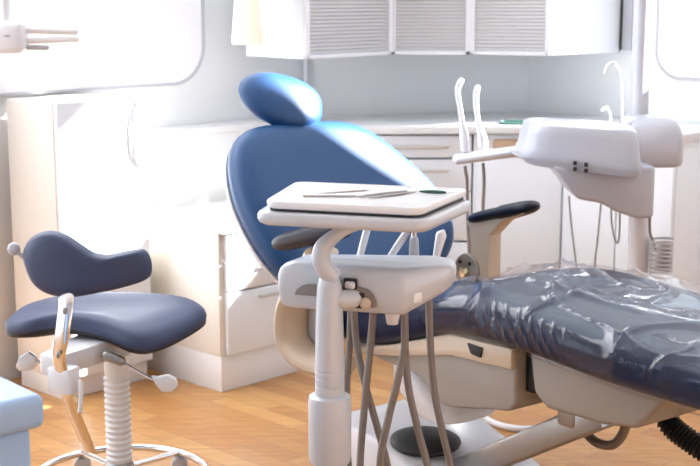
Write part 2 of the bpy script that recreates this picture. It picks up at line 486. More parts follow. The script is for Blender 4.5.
bm = new_bm(); add_box(bm, (.500, -.014, 1.48), (.006, .028, .62), .001, mtx=MR); obj('edge_seal', bm, 'black', ep)  # thin black line beside the end panel

# ------------------------------------------------------------------ cream lamp shade hanging by the cabinet
lp = at(254, 44, 4.86)
lamp = thing('pendant_lamp', 'cream tapered lamp shade hanging in front of the wall cabinet', 'lamp', (lp.x, lp.y, 0))
bm = new_bm()
rings = []
for z, rx in ((lp.z, .079), (lp.z + .01, .083), (lp.z + .2, .066), (lp.z + .34, .055), (lp.z + .36, .03)):
    rings.append([(x, y, z) for x, y in superring(0, 0, rx, rx, 3.2, 32)])
add_rings(bm, rings); obj('shade', bm, 'cream', lamp)
bm = new_bm(); add_tube(bm, [(0, 0, lp.z + .35), (0, 0, 2.6)], .006, 8); obj('cord', bm, 'plastic', lamp)
bm = new_bm(); add_tube(bm, [(0, 0, 2.6), (-.05, .3, 2.62), (-.1, .6, 2.6)], .012, 8); obj('wall_arm', bm, 'plastic', lamp)

# ------------------------------------------------------------------ wall-arm unit top left
xp = at(10, 37, 4.1)
xr = thing('wall_arm_lamp', 'blurred white swing-arm unit in front of the wall panel', 'swing-arm unit', (xp.x, xp.y, 0))
rzx = R(44)
bm = new_bm(); add_box(bm, (0, 0, xp.z), (.105, .08, .10), .022, 3); obj('head', bm, 'plastic', xr)
bm = new_bm(); add_tube(bm, [(-.012, 0, xp.z + .04), (-.012, 0, xp.z + .3), (.05, .30, xp.z + .32), (-.18, .70, xp.z + .32)], .017, 12); obj('arm', bm, 'plastic', xr)
bm = new_bm(); add_tube(bm, [(.05, 0, xp.z + .022), (.20, .03, xp.z + .017)], .012, 12, round_ends=True); add_tube(bm, [(.05, 0, xp.z - .012), (.205, .03, xp.z - .008)], .010, 12, round_ends=True); obj('twin_tube', bm, 'traywhite', xr)
bm = new_bm(); add_tube(bm, [(.05, 0, xp.z - .032), (.11, .02, xp.z - .034)], .008, 10, round_ends=True); obj('lever', bm, 'plasticmauve', xr)
bm = new_bm(); add_ellipsoid(bm, (0.0, -.038, xp.z + .006), (.012, .006, .005)); obj('button', bm, 'trim', xr)

# ------------------------------------------------------------------ DENTAL CHAIR
CH_LOC = Vector((-.01, 3.52, 0)); CH_R = math.atan2(-.8, .6)
chair = thing('dental_chair', 'reclined dental chair with navy blue upholstery in the middle of the room', 'dental chair', CH_LOC, CH_R)
MC = Matrix.Translation(CH_LOC) @ Matrix.Rotation(CH_R, 4, 'Z')

SEAT = [(-.17, .435, .50), (-.12, .405, .545), (0, .402, .565), (.15, .43, .585), (.30, .485, .63), (.44, .530, .672), (.55, .532, .682),
        (.64, .530, .68), (.80, .522, .668), (.945, .514, .66), (1.19, .516, .655), (1.36, .525, .645), (1.43, .55, .62)]
def seat_zz(t):
    for a, b in zip(SEAT, SEAT[1:]):
        if t <= b[0]:
            f = (t - a[0]) / (b[0] - a[0]); f = max(0, f)
            return a[1] + (b[1] - a[1]) * f, a[2] + (b[2] - a[2]) * f
    return SEAT[-1][1:]
def smooth_zz(t):
    zs = [seat_zz(min(max(t + q, -.17), 1.43)) for q in (-.06, -.03, 0, .03, .06)]
    return sum(z[0] for z in zs) / 5, sum(z[1] for z in zs) / 5
SW0, SW1 = .0, .55
def seat_ring(t, grow=0.0, n=56):
    zb, zt = smooth_zz(t)
    cz, rz = (zb + zt) / 2, (zt - zb) / 2 + grow
    shrink = 1.0
    if t < -.1: shrink = .97
    if t > 1.36: shrink = .93
    ry = (SW1 - SW0) / 2 * shrink + grow
    out = []
    for s, z in superring((SW0 + SW1) / 2, cz, ry, rz, 3.2, n):
        q = (s - .275) / .275
        dz = -.018 * (1 - q * q) if (z > cz and t < .4) else 0
        out.append((t, s, z + dz))
    return out
bm = new_bm()
ts = [-.17 + i * .025 for i in range(65)]
rings = [seat_ring(t) for t in ts]
def scaled(ring, k, dt):
    c = Vector((0, 0, 0))
    for p in ring: c += Vector(p)
    c /= len(ring)
    return [c + (Vector(p) - c) * k + Vector((dt, 0, 0)) for p in ring]
r0, r1 = rings[0], rings[-1]
rings = [scaled(r0, .35, -.035), scaled(r0, .75, -.03), scaled(r0, .93, -.015)] + rings + [scaled(r1, .93, .015), scaled(r1, .75, .03), scaled(r1, .35, .035)]
add_rings(bm, rings)
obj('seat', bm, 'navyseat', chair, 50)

# backrest: outline in (across, up-slope), domed pad
BO = Vector((-.245, 0, .605)); BH = Vector((-.6, 0, .8)); BN = Vector((.8, 0, .6)); BW = Vector((0, 1, 0))
out = spline([(x, y, 0) for x, y in [(-0.066, 0.008), (-0.092, 0.072), (-0.108, 0.154), (-0.112, 0.242), (-0.1, 0.327), (-0.077, 0.395), (-0.046, 0.439), (0.001, 0.468), (0.072, 0.481), (0.216, 0.484), (0.355, 0.474), (0.437, 0.444), (0.509, 0.377), (0.573, 0.291), (0.619, 0.211), (0.64, 0.125), (0.629, 0.051), (0.594, -.01), (0.529, -0.063), (0.422, -0.112), (0.153, -0.112), (-0.01, -0.063)]], 5, closed=True)
bc = Vector((.27, .18, 0))
bm = new_bm(); rings = []
for k, off in ((.05, -.07), (.6, -.07), (.9, -.062), (.965, -.046), (.992, -.022), (1, 0), (.99, .018), (.965, .032), (.92, .043), (.82, .05), (.6, .05), (.35, .046), (.05, .044)):
    ring = []
    for p in out:
        q = bc + (p - bc) * k
        o2 = off - .03 * ((q.x - .31) / .38) ** 2 * 0
        ring.append(BO + BW * q.x + BH * q.y + BN * o2)
    rings.append(ring)
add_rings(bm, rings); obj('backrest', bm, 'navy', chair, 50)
# thin pale shell behind the pad
bm = new_bm(); rings = []
for k, off in ((.05, -.095), (.6, -.095), (.93, -.085), (.985, -.06), (.985, -.045), (.05, -.045)):
    rings.append([BO + BW * (bc.x + (p.x - bc.x) * k) + BH * (bc.y + (p.y - bc.y) * k) + BN * off for p in out])
add_rings(bm, rings); obj('back_shell', bm, 'plasticgrey', chair)

# headrest
hc = BO + BW * .165 + BH * .553 + BN * .03
til = R(-16)
ex = BW * math.cos(til) + BH * math.sin(til); ey = -BW * math.sin(til) + BH * math.cos(til)
hm = Matrix.Identity(4); hm.col[0][:3] = ex; hm.col[1][:3] = ey; hm.col[2][:3] = BN
bm = new_bm(); add_ellipsoid(bm, (0, 0, 0), (.142, .098, .045), None, 40, .86)
for v in bm.verts:
    q = v.co.y / .098
    v.co.x = v.co.x * (1 + .16 * q) + .012 * max(0, -q)
    v.co.z -= .012 * (v.co.x / .142) ** 2
bm.transform(Matrix.Translation(hc) @ hm)
obj('headrest', bm, 'navy', chair, 60)
hr = chair.children[-1] if chair.children else None
bm = new_bm(); add_tube(bm, [hc - BN * .03, hc - BN * .075 - BH * .05, hc - BN * .10 - BH * .15, hc - BN * .10 - BH * .25], .016, 10, smooth=4, flat=(1.8, .7), up=(0, 1, 0)); obj('headrest_bar', bm, 'chrome', chair)

# armrests
def armrest(s, side):
    p0 = Vector((-.19, s, .692)); p1 = Vector((.105, s, .775))
    if side < 0: p0 = Vector((-.225, s, .688)); p1 = Vector((.13, s, .790))
    d = (p1 - p0).normalized(); up = Vector((-d.z, 0, d.x))
    if side > 0:
        bm = new_bm()
        add_prism(bm, [(-.25, .49), (-.23, .55), (-.155, .575), (-.165, .665), (-.18, .69), (-.03, .735), (.07, .756), (.075, .747), (-.02, .712), (-.075, .66), (-.075, .53), (-.07, .47)], s - .028, s + .028, 'xz', .008, 2)
        br = obj('armrest_bracket', bm, 'beige', chair)
        bm = new_bm(); add_lathe(bm, [(.0, 0), (.052, 0), (.055, .004), (.052, .012), (.0, .012)], (-.165, s - .028, .535), 28, Matrix.Rotation(R(90), 4, 'X')); obj('pivot_plate', bm, 'taupe', br)
        bm = new_bm(); add_lathe(bm, [(.0, 0), (.02, 0), (.02, .008), (.013, .012), (.012, .016), (.0, .016)], (-.165, s - .040, .528), 20, Matrix.Rotation(R(90), 4, 'X')); obj('pivot_bolt', bm, 'brass', br)
        for dx in (-.026, .02):
            bm = new_bm(); add_lathe(bm, [(.0, 0), (.006, 0), (.006, .004), (.0, .004)], (-.165 + dx, s - .040, .56), 10, Matrix.Rotation(R(90), 4, 'X')); obj('screw', bm, 'black', br)
    else:
        bm = new_bm()
        add_tube(bm, [(-.0, s, .70), (-.05, s, .62), (-.125, s, .55), (-.15, s, .48), (-.135, s, .415), (-.06, s + .01, .375), (.05, s + .05, .372)], .045, 16, smooth=8, flat=(.62, 1.25), up=(0, 0, 1))
        br = obj('armrest_bracket', bm, 'beige', chair)
        bm = new_bm(); add_prism(bm, [(-.14, .40), (-.14, .56), (-.03, .60), (-.0, .42), (-.05, .39)], s + .045, s + .075, 'xz', .008); obj('inner_plate', bm, 'plasticgrey', br)
    bm = new_bm()
    c = (p0 + p1) / 2; L = (p1 - p0).length / 2
    rings = []
    for q in [-1 + 2 * i / 20 for i in range(21)]:
        w = (1 - abs(q) ** 5) ** .5 if abs(q) < 1 else 0.02
        w = max(w, .06)
        cen = c + d * (L * q)
        hh = (.020 if side > 0 else .027) * w * (1.15 if q > 0 else 1.0); ww = .042 * w
        rings.append([cen + Vector((0, 1, 0)) * x + up * y for x, y in superring(0, 0, ww, hh, 2.6, 24)])
    add_rings(bm, rings); obj('armrest_pad', bm, 'armpad', br)
armrest(-.085, -1); armrest(.635, 1)

# under-seat housings
bm = new_bm(); add_prism(bm, [(-.05, .42), (.15, .455), (.40, .535), (.50, .545), (.628, .545), (.634, .405), (.61, .378), (.38, .330), (.335, .335), (.30, .37), (.26, .39), (.0, .395), (-.05, .40)], .045, .50, 'xz', .014, 3)
sh = obj('seat_housing', bm, 'taupe', chair)
bm = new_bm(); add_prism(bm, [(-.03, .405), (.16, .455), (.40, .535), (.63, .545), (.63, .492), (.40, .478), (.18, .425), (.0, .395)], .030, .052, 'xz', .006, 2)
obj('side_rail', bm, 'beige', sh)
bm = new_bm(); add_prism(bm, [(.475, .528), (.53, .527), (.525, .500), (.49, .503)], .024, .034, 'xz', .002); obj('slot', bm, 'black', sh)
bm = new_bm(); add_prism(bm, [(.655, .545), (1.10, .545), (1.06, .50), (1.0, .435), (.90, .418), (.72, .41), (.675, .44)], .06, .47, 'xz', .016, 3)
lh = obj('leg_housing', bm, 'taupe', chair)
boxes('gap_plate', [((.645, .27, .48), (.03, .38, .10))], 'black', chair, .003)  # black filler painting the shade in the gap between housings
bm = new_bm(); add_box(bm, (.70, .20, .38), (.06, .10, .08), .01); obj('arm_lug', bm, 'brushed', lh)
# lift arm
a0 = Vector((.20, .19, .045)); a1 = Vector((.80, .19, .40)); dd = (a1 - a0).normalized()
mm = Matrix.Identity(4); mm.col[0][:3] = dd; mm.col[1][:3] = (0, 1, 0); mm.col[2][:3] = dd.cross(Vector((0, 1, 0))); mm.col[3][:3] = (a0 + a1) / 2
bm = new_bm(); add_box(bm, (0, 0, 0), ((a1 - a0).length, .07, .07), .008, 2, mtx=mm); obj('lift_arm', bm, 'brushed', chair)
# base
bm = new_bm(); add_prism(bm, [(-.16, 0), (-.155, .15), (-.13, .175), (.10, .165), (.33, .10), (.37, .085), (.38, 0)], .03, .42, 'xz', .018, 3); base = obj('base', bm, 'plastic', chair)
bm = new_bm(); add_ellipsoid(bm, (.16, .155, .152), (.105, .105, .030)); obj('base_well', bm, 'black', base)
bm = new_bm()
rings = []
for z, rx, ry, cx in ((.235, .06, .09, .23), (.242, .085, .11, .22), (.265, .10, .12, .20), (.30, .105, .13, .17), (.33, .10, .13, .14), (.37, .09, .12, .12)):
    rings.append([(x, y, z) for x, y in superring(cx, .22, rx, ry, 2.6, 36)])
add_rings(bm, rings); obj('lift_cover', bm, 'traywhite', chair)
# service loop and ribbed hose
bm = new_bm(); add_tube(bm, [(.62, .30, .30), (.64, .30, .275), (.68, .30, .262), (.73, .30, .275), (.765, .30, .33), (.775, .30, .43)], .0125, 12, smooth=6); obj('service_hose', bm, 'hose', chair)
bm = new_bm(); add_tube(bm, [(.60, .30, .315), (.63, .30, .282)], .015, 12); obj('hose_fitting', bm, 'chrome', chair)
bm = new_bm()
P = spline([(.86, .30, .44), (.90, .30, .375), (.97, .31, .34), (1.06, .33, .30), (1.16, .36, .20), (1.22, .40, .08), (1.30, .46, .032)], 24)
add_tube(bm, P, lambda f: .026 + .004 * math.sin(f * 2 * PI * 48), 14); obj('corrugated_hose', bm, 'black', chair, 80)

# clear film over the leg rest: one draped sheet
bm = new_bm()
NT, NA = 260, 170
grid = []
for i in range(NT + 1):
    row = []
    for j in range(NA + 1):
        f = j / NA
        fy = max(0, min(1, f * 1.25 - .12)); t0 = .36 - .40 * fy ** 1.3
        t = t0 + (1.39 - t0) * i / NT
        edge = noise.noise((f * 5, 3.1, 0)) * .05 + noise.noise((f * 17, 9.1, 0)) * .012
        if i < 40: t += edge * (1 - i / 40)
        ring = seat_ring(t, .004, 180)
        # parameter round the section from the near lower edge over the top to the far lower edge
        a = R(-128) + f * R(-284)          # angle decreasing through near side (180deg), top (90deg), far (0)
        c, s = math.cos(a), math.sin(a)
        zb, zt = smooth_zz(t); cz, rz = (zb + zt) / 2, (zt - zb) / 2 + .005; ry = .275 + .005
        e = 3.2
        y = .275 + ry * math.copysign(abs(c) ** (2 / e), c); z = cz + rz * math.copysign(abs(s) ** (2 / e), s)
        if t < .4 and z > cz:
            q = (y - .275) / .275; z += -.018 * max(0, 1 - q * q)
        nrm = Vector((0, (y - .275) / (ry * ry) * .5 if abs(c) > .5 else 0, (z - cz) / (rz * rz) * .01 + (.001 if s > 0 else -.001)))
        nrm = Vector((0, math.copysign(abs(c) ** (2 - 2 / e), c) / ry * .08, math.copysign(abs(s) ** (2 - 2 / e), s) / rz * .08))
        nrm = nrm.normalized() if nrm.length > 1e-6 else Vector((0, 0, 1))
        p3 = Vector((t, y, z))
        w = Vector((t * 2.0 + y * 1.4, y * 5.0 - t * 1.6, z * 3))
        n1 = noise.noise(w); n3 = noise.noise(w * 3.1)
        top = max(0, s)
        def fold(ax, ay, ox, p):      # thin crests along the zero lines of a stretched noise
            v = noise.noise(Vector((t * ax + y * ay + ox, y * (ax + 3) - t * ay * .6, ox * 1.7)))
            return max(0, 1 - abs(v) * 1.0) ** p
        h = .003 + .005 * abs(n1) + .010 * fold(1.6, 3.4, 2.2, 26) * (.2 + .8 * top) + .020 * fold(1.1, 2.4, 7.7, 22) * (.1 + .9 * top) + .013 * fold(2.3, 1.2, 3.9, 34) * (.1 + .9 * top) + .0012 * abs(n3)
        # short puckers on the near side, below the knee
        near = max(0, 1 - abs(t - .69) / .15) ** .5 * max(0, min(1, (-c - .84) / .1)) * max(0, min(1, (.55 - abs(s + .05)) / .25))
        h += .010 * near * max(0, math.sin((t * 1.0 + z * .8) * 2 * PI * 27 + 2.5 * noise.noise(Vector((t * 9, z * 14, 5))))) ** 3 * (.5 + abs(noise.noise(Vector((t * 20, z * 6, 1)))) * 1.5)
        flap = max(0, (y - .40) / .15) * max(0, 1 - max(0, t - .30) / .25) * (1 if s > -.3 else 0)
        h += .022 * flap
        far = max(0, (y - .42) / .13)
        h += far * .028 * max(0, noise.noise(Vector((t * 6.0, 4.4, 1.7))) + .25) * (1 if s > -.2 else 0)
        row.append(bm.verts.new(p3 + nrm * h))
    grid.append(row)
for i in range(NT):
    for j in range(NA):
        bm.faces.new((grid[i][j], grid[i + 1][j], grid[i + 1][j + 1], grid[i][j + 1]))
fl = obj('plastic_cover', bm, 'film', None, 180)
fl.matrix_world = MC
tag(fl, 'wrinkled clear plastic sheet stretched over the chair leg rest', 'plastic cover')

# ------------------------------------------------------------------ INSTRUMENT DELIVERY UNIT
DC = Vector((-.03, 2.68, 0)); DR = R(-17)
MD = Matrix.Translation(DC) @ Matrix.Rotation(DR, 4, 'Z'); MDi = MD.inverted()
unit = thing('delivery_unit', 'white instrument delivery unit on a stout column in front of the chair', 'delivery unit', DC, DR)
cx, cy = .014, -.088
bm = new_bm(); add_lathe(bm, [(0, .60), (.0335, .60), (.0335, .57), (.0325, .568), (.0325, .575), (.0335, .60), (.033, .64), (.0315, .72), (.031, .79), (.030, .815), (.024, .832), (.0, .838)][2:], (cx, cy, 0), 28)
bm.free(); bm = new_bm()
prof = [(.0, .54), (.0325, .54), (.0325, .588), (.0315, .589), (.0315, .591), (.0325, .592), (.0325, .606), (.0315, .607), (.0315, .609), (.0325, .61), (.0325, .62), (.0315, .621), (.0315, .623), (.0325, .624), (.031, .70), (.0285, .78), (.027, .80), (.022, .817), (.012, .825), (.0, .827)]
prof = [(r * .95, z) for r, z in prof]
add_lathe(bm, prof, (cx, cy, 0), 28); obj('column', bm, 'unit', unit)
bm = new_bm(); add_lathe(bm, [(.0, .415), (.036, .415), (.043, .425), (.045, .435), (.0455, .555), (.043, .566), (.036, .570), (.0, .570)], (cx, cy, 0), 32); obj('collar', bm, 'unit', unit)
bm = new_bm(); add_lathe(bm, [(.0, .03), (.036, .03), (.036, .42), (.0, .42)], (cx, cy, 0), 28); obj('lower_post', bm, 'unit', unit)
bm = new_bm(); add_lathe(bm, [(.0, 0), (.19, 0), (.195, .012), (.185, .028), (.06, .045), (.04, .06), (.0, .06)], (cx, cy, 0), 40); obj('foot', bm, 'unit', unit)
# elbow stub into the head
bm = new_bm(); add_tube(bm, [(cx + .005, cy, .775), (cx + .03, cy + .008, .773), (cx + .048, cy + .03, .772)], .020, 16, smooth=4, round_ends=True); obj('elbow', bm, 'unit', unit)
# curved bracket to the tray
bm = new_bm()
pp = [(.13, .03, .930), (.085, -.03, .927), (.04, -.075, .916), (.008, -.100, .888), (.002, -.104, .862), (.010, -.100, .838), (.026, -.09, .818)]
add_tube(bm, pp, [.006, .008, .013, .019, .0215, .021, .019], 16, smooth=8, flat=(.95, .8), up=(0, 0, 1)); obj('tray_arm', bm, 'unit', unit)
# head
bm = new_bm()
rings = []
def head_ring(z, k, ins):
    pts = [(-.114 + ins, -.062 + ins), (.163 - ins * .6, -.058 + ins), (.250 - ins, .035), (.240 - ins, .10 - ins * .5), (.20 - ins, .135 - ins), (-.10 + ins, .065 - ins * .6)]
    ctr = Vector((.06, .09, 0))
    # rounded polygon
    out = []
    n = len(pts)
    for i in range(n):
        a, b, c = [Vector((*pts[j % n], 0)) for j in (i - 1, i, i + 1)]
        r = .010 if i == 1 else .020
        p = b + (a - b).normalized() * r; q = b + (c - b).normalized() * r
        for f in (0, .25, .5, .75, 1):
            out.append(((1 - f) ** 2 * p + 2 * f * (1 - f) * b + f * f * q) + Vector((0, 0, z)))
    out = [p + Vector((0, 0, max(0, p.x - .165) / .08 * .045 * max(0, 1 - (z - .744) / .1))) for p in out]
    return out
for z, ins in ((.738, .030), (.739, .018), (.744, .008), (.754, .003), (.784, .0), (.809, .0), (.824, .004), (.832, .011), (.836, .020), (.837, .035)):
    rings.append(head_ring(z, 1, ins))
add_rings(bm, rings); head = obj('instrument_head', bm, 'unit', unit, 45)
# raised arch, coloured dark for recess shade, and dark slot on the front
arch = [(-.070, .772), (-.066, .783), (-.054, .793), (-.038, .797), (.07, .797), (.088, .793), (.10, .783), (.106, .764), (.106, .756), (.04, .756), (.04, .772)]
bm = new_bm(); add_prism(bm, arch, -.0660, -.056, 'xz', .001); obj('recess', bm, 'hose', head)
bm = new_bm(); add_box(bm, (.066, -.067, .770), (.034, .006, .034), .003); add_box(bm, (.052, -.064, .803), (.030, .006, .024), .003); obj('slot', bm, 'black', head)
bm = new_bm(); add_box(bm, (.052, -.068, .801), (.022, .012, .016), .005, 3); obj('button', bm, 'plastic', head)
bm = new_bm(); add_ellipsoid(bm, (.086, -.070, .765), (.012, .008, .013)); obj('knob', bm, 'beige', head)
bm = new_bm(); add_lathe(bm, [(.0, -.02), (.012, -.02), (.016, .0), (.018, .012), (.0, .012)], (.125, .0, .728), 18); obj('drain_cap', bm, 'plastic', head)
bm = new_bm(); add_box(bm, (.186, -.03, .775), (.006, .022, .022), .003, 2, rz=R(-40)); obj('latch', bm, 'traywhite', head)
bm = new_bm(); add_box(bm, (.065, .02, .8365), (.25, .012, .004), .001); obj('top_seam', bm, 'plasticgrey', head)
# tray holder
def tray_outline(x0, x1, x2, x3, y0, y1, r=.03):
    pts = [(x0, y0), (x1, y0), (x2, y1), (x3, y1)]
    out = []; n = 4
    for i in range(n):
        a, b, c = [Vector((*pts[j % n], 0)) for j in (i - 1, i, i + 1)]
        p = b + (a - b).normalized() * r; q = b + (c - b).normalized() * r
        for f in [k / 6 for k in range(7)]: out.append((1 - f) ** 2 * p + 2 * f * (1 - f) * b + f * f * q)
    return out
ho = tray_outline(-.118, .237, .272, -.150, -.170, .125, .035)
bm = new_bm(); slab(bm, ho, [(.934, .03), (.935, .012), (.939, .004), (.945, 0), (.955, 0), (.960, .003), (.962, .008), (.962, .02)]); obj('tray_holder', bm, 'unit', unit)
def uhose(pix, Ys, r=.0085):
    pts = [MDi @ at(x, y, Y) for (x, y), Y in zip(pix, Ys)]
    return pts
HS = [
    [((351, 305), 2.80), ((350, 340), 2.80), ((347, 380), 2.80), ((347, 440), 2.78), ((352, 500), 2.76), ((366, 540), 2.75), ((385, 520), 2.78), ((398, 470), 2.86)],
    [((354, 305), 2.78), ((356, 340), 2.78), ((364, 380), 2.76), ((378, 430), 2.74), ((388, 470), 2.73), ((392, 520), 2.72), ((378, 550), 2.72), ((362, 520), 2.73)],
    [((374, 305), 2.74), ((370, 350), 2.74), ((365, 400), 2.73), ((360, 466), 2.72), ((362, 520), 2.71), ((378, 556), 2.71), ((396, 540), 2.74)],
    [((403, 300), 2.70), ((405, 340), 2.70), ((399, 375), 2.69), ((388, 420), 2.68), ((380, 466), 2.67), ((386, 520), 2.67), ((405, 545), 2.68), ((420, 520), 2.70)],
    [((405, 300), 2.73), ((405, 350), 2.72), ((409, 390), 2.71), ((418, 430), 2.70), ((428, 470), 2.69), ((432, 520), 2.70), ((418, 552), 2.70), ((402, 530), 2.70)],
    [((429, 295), 2.80), ((430, 340), 2.79), ((434, 390), 2.78), ((442, 430), 2.77), ((450, 466), 2.76), ((452, 510), 2.77), ((440, 540), 2.78), ((420, 545), 2.78)],
]
for hs in HS:
    bm = new_bm(); add_tube(bm, [MDi @ at(x, y, Y) for (x, y), Y in hs], .0085, 10, smooth=8, round_ends=True); obj('hose', bm, 'hose', unit)

# the tray lying on the holder, with instruments
tray = thing('instrument_tray', 'shallow white instrument tray lying on the delivery unit holder', 'tray', MD @ Vector((.06, 0, .9668)), DR)
to = [p - Vector((.06, 0, 0)) for p in tray_outline(-.102, .225, .258, -.135, -.156, .135, .03)]
bm = new_bm(); slab(bm, to, [(0, .012), (.001, .006), (.006, .001), (.013, 0), (.016, .002), (.016, .008), (.012, .013), (.011, .02)])
obj('tray_body', bm, 'traywhite', tray)
bm = new_bm(); slab(bm, to, [(-.0045, .03), (-.0045, .006), (.0005, .006), (.0005, .03)]); obj('gasket', bm, 'black', tray)  # black slab painting the shadow gap under the tray
tz = .9668 + .0112
def instr(name, label, pix, r, mkey, cat, bulge=False, grp=None):
    pts = [MD @ Vector((x, y, tz + r)) for x, y in pix]
    c = pts[0]
    o = thing(name, label, cat, (c.x, c.y, tz), 0, grp)
    bm = new_bm(); L = [p - Vector((c.x, c.y, tz)) for p in pts]
    add_tube(bm, L, (lambda f: r * (.55 + .45 * math.sin(PI * f)) if bulge else r), 8, smooth=4, round_ends=True)
    obj('handle', bm, mkey, o)
    bm = new_bm(); e = L[-1]; d = (L[-1] - L[-2]).normalized()
    add_tube(bm, [e, e + d * .012, e + d * .022 + Vector((.004, .004, .004))], [r * .7, r * .45, r * .25], 8); obj('tip', bm, 'chrome', o)
instr('dental_probe', 'thin silver probe lying at the rear of the white tray', [(-.05, -.02), (.0, .03), (.045, .07)], .0028, 'chrome', 'dental probe')
instr('dental_mirror', 'small silver mouth mirror lying by the front edge of the tray', [(-.055, -.05), (.01, -.03), (.05, -.02)], .003, 'chrome', 'dental mirror')
instr('dental_tweezers', 'silver tweezers lying across the middle of the tray', [(.06, -.03), (.10, .03), (.135, .075)], .003, 'brushed', 'tweezers', True)
instr('dental_scaler', 'slim grey scaler beside the tweezers on the tray', [(.085, -.04), (.125, .02), (.155, .07)], .0028, 'brushed', 'scaler', True)
instr('dental_excavator', 'dark green handled instrument at the rear right of the tray', [(.165, .07), (.195, .072), (.222, .07)], .004, 'tealmetal', 'hand instrument', True)

# handpieces standing in the head
def handpiece(name, label, p0, p1, rad, mkey, cat, tip=None, tmat='chrome'):
    b0 = at(*p0); b1 = at(*p1)
    o = thing(name, label, cat, (b0.x, b0.y, b0.z))
    bm = new_bm(); pts = [Vector((0, 0, 0)), (b1 - b0) * .5, b1 - b0]
    add_tube(bm, pts, rad, 14, smooth=6, round_ends=True); obj('grip', bm, mkey, o)
    if tip:
        bm = new_bm(); q = [b1 - b0] + [at(*t) - b0 for t in tip]
        add_tube(bm, q, [rad[-1] * .8, rad[-1] * .5, rad[-1] * .45], 10, smooth=5, round_ends=True); obj('tip', bm, tmat, o)
handpiece('dental_handpiece', 'slim white handpiece standing upright beside the tray arm', (360, 256, 2.80), (368, 226, 2.82), [.008, .0085, .008], 'plastic', 'handpiece', [(370, 219, 2.83), (371, 214, 2.835)])
handpiece('air_syringe', 'white air syringe with curved neck leaning in the unit head', (391, 256, 2.78), (407, 232, 2.80), [.008, .009, .008], 'plastic', 'syringe', [(411, 228, 2.81), (415, 230, 2.80)])
handpiece('scaler_handpiece', 'grey metal handpiece with thin shaft between two white ones', (414, 257, 2.78), (414, 240, 2.78), [.0115, .011, .010], 'trim', 'handpiece', [(414, 232, 2.785), (415, 226, 2.79)])
handpiece('curing_light', 'white bulb-headed curing light in the last holder of the unit', (436, 258, 2.79), (441, 236, 2.80), [.0075, .010, .0125], 'plastic', 'curing light', [(442, 233, 2.80), (443, 232, 2.80)], 'plastic')

# ------------------------------------------------------------------ SPITTOON UNIT behind the chair
SP = Vector((.95, 4.35, 0))
sp = thing('spittoon_unit', 'white spittoon unit with basin and tall pole behind the chair', 'spittoon unit', SP)
def L3(x, y, Y): return at(x, y, Y) - SP
bm = new_bm(); rings = []
def skew(x, y, z):
    dx = x - .575; f = max(0, min(1, (.985 - z) / .12))
    return (x - SP.x, y - .40 * dx - SP.y, z - (.03 + .055 * f) * dx)
for z, x0, x1, y0, y1, e in ((.842, .605, .925, 4.26, 4.50, 8), (.846, .588, .938, 4.245, 4.52, 8), (.862, .578, .943, 4.24, 4.53, 8), (.885, .576, .943, 4.24, 4.53, 8), (.90, .584, .940, 4.245, 4.53, 7),
                             (.945, .590, .935, 4.255, 4.52, 6), (.972, .597, .93, 4.26, 4.515, 5), (.982, .606, .922, 4.27, 4.505, 3.6), (.984, .622, .905, 4.285, 4.49, 3.2), (.974, .64, .885, 4.30, 4.475, 2.8), (.94, .69, .84, 4.335, 4.44, 2.2)):
    rings.append([skew(x, y, z) for x, y in superring((x0 + x1) / 2, (y0 + y1) / 2, (x1 - x0) / 2, (y1 - y0) / 2, e, 64)])
add_rings(bm, rings); basin = obj('basin', bm, 'plasticmauve', sp, 50)
bm = new_bm(); rings = []
for z in (.8665, .8695):
    rings.append([skew(x, y, z) for x, y in superring(.7475, 4.385, .1975, .147, 8, 64)])
add_rings(bm, rings); obj('seam', bm, 'trim', basin)
for x in (575, 586):
    for y in (163, 169):
        bm = new_bm(); c = L3(x, y + (x - 575) * .15, 4.163 - (x - 575) * .0012); add_box(bm, c, (.012, .012, .014), .003); obj('socket', bm, 'black', basin)
# rear housing
bm = new_bm(); rings = []
for z, k in ((.822, .86), (.826, .95), (.84, 1), (.90, 1), (.93, .97), (.955, .89), (.975, .76), (.988, .56), (.994, .36), (.995, .1)):
    rings.append([(x - SP.x, y - SP.y, z) for x, y in superring(1.028, 4.44, .106 * k, .13 * k, 4.5, 48)])
add_rings(bm, rings); obj('housing', bm, 'plasticmauve', sp, 50)
bm = new_bm(); add_lathe(bm, [(.0, .98), (.036, .98), (.036, .99), (.031, 1.0), (.031, 2.6), (.0, 2.6)], (L3(641, 60, 4.46).x, .11, 0), 24); obj('pole', bm, 'plasticmauve', sp)
bm = new_bm()
pr = [L3(*p, 4.25) for p in ((550, 164), (574, 197), (598, 201), (612, 209), (632, 216), (650, 216), (652, 164))]
add_prism(bm, [(p.x, p.z) for p in pr], -.16, .08, 'xz', .016, 3); obj('lower_housing', bm, 'plasticmauve', sp)
bm = new_bm(); c = L3(639, 240, 4.32); add_lathe(bm, [(.0, 0), (.09, 0), (.09, .02), (.037, .035), (.037, .70), (.0, .70)], (c.x, -.03, 0), 24); obj('column', bm, 'plastic', sp)
# faucet
bm = new_bm(); add_tube(bm, [L3(623, 127, 4.36), L3(622.5, 100, 4.36), L3(622, 80, 4.36), L3(620, 70, 4.36), L3(614, 63, 4.35), L3(608, 65, 4.34), L3(604.5, 74, 4.33)], .0052, 10, smooth=6); fa = obj('faucet', bm, 'chrome', sp)
bm = new_bm(); c = L3(608, 127, 4.33); add_lathe(bm, [(.0, -.01), (.03, -.01), (.03, .004), (.0, .006)], c, 20); obj('faucet_base', bm, 'plasticgrey', fa)
bm = new_bm(); add_tube(bm, [L3(611, 128, 4.33), L3(611, 116, 4.33), L3(609, 110, 4.33), L3(605, 108, 4.32), L3(602, 110, 4.31)], .005, 10, smooth=5); obj('cup_filler', bm, 'chrome', sp)
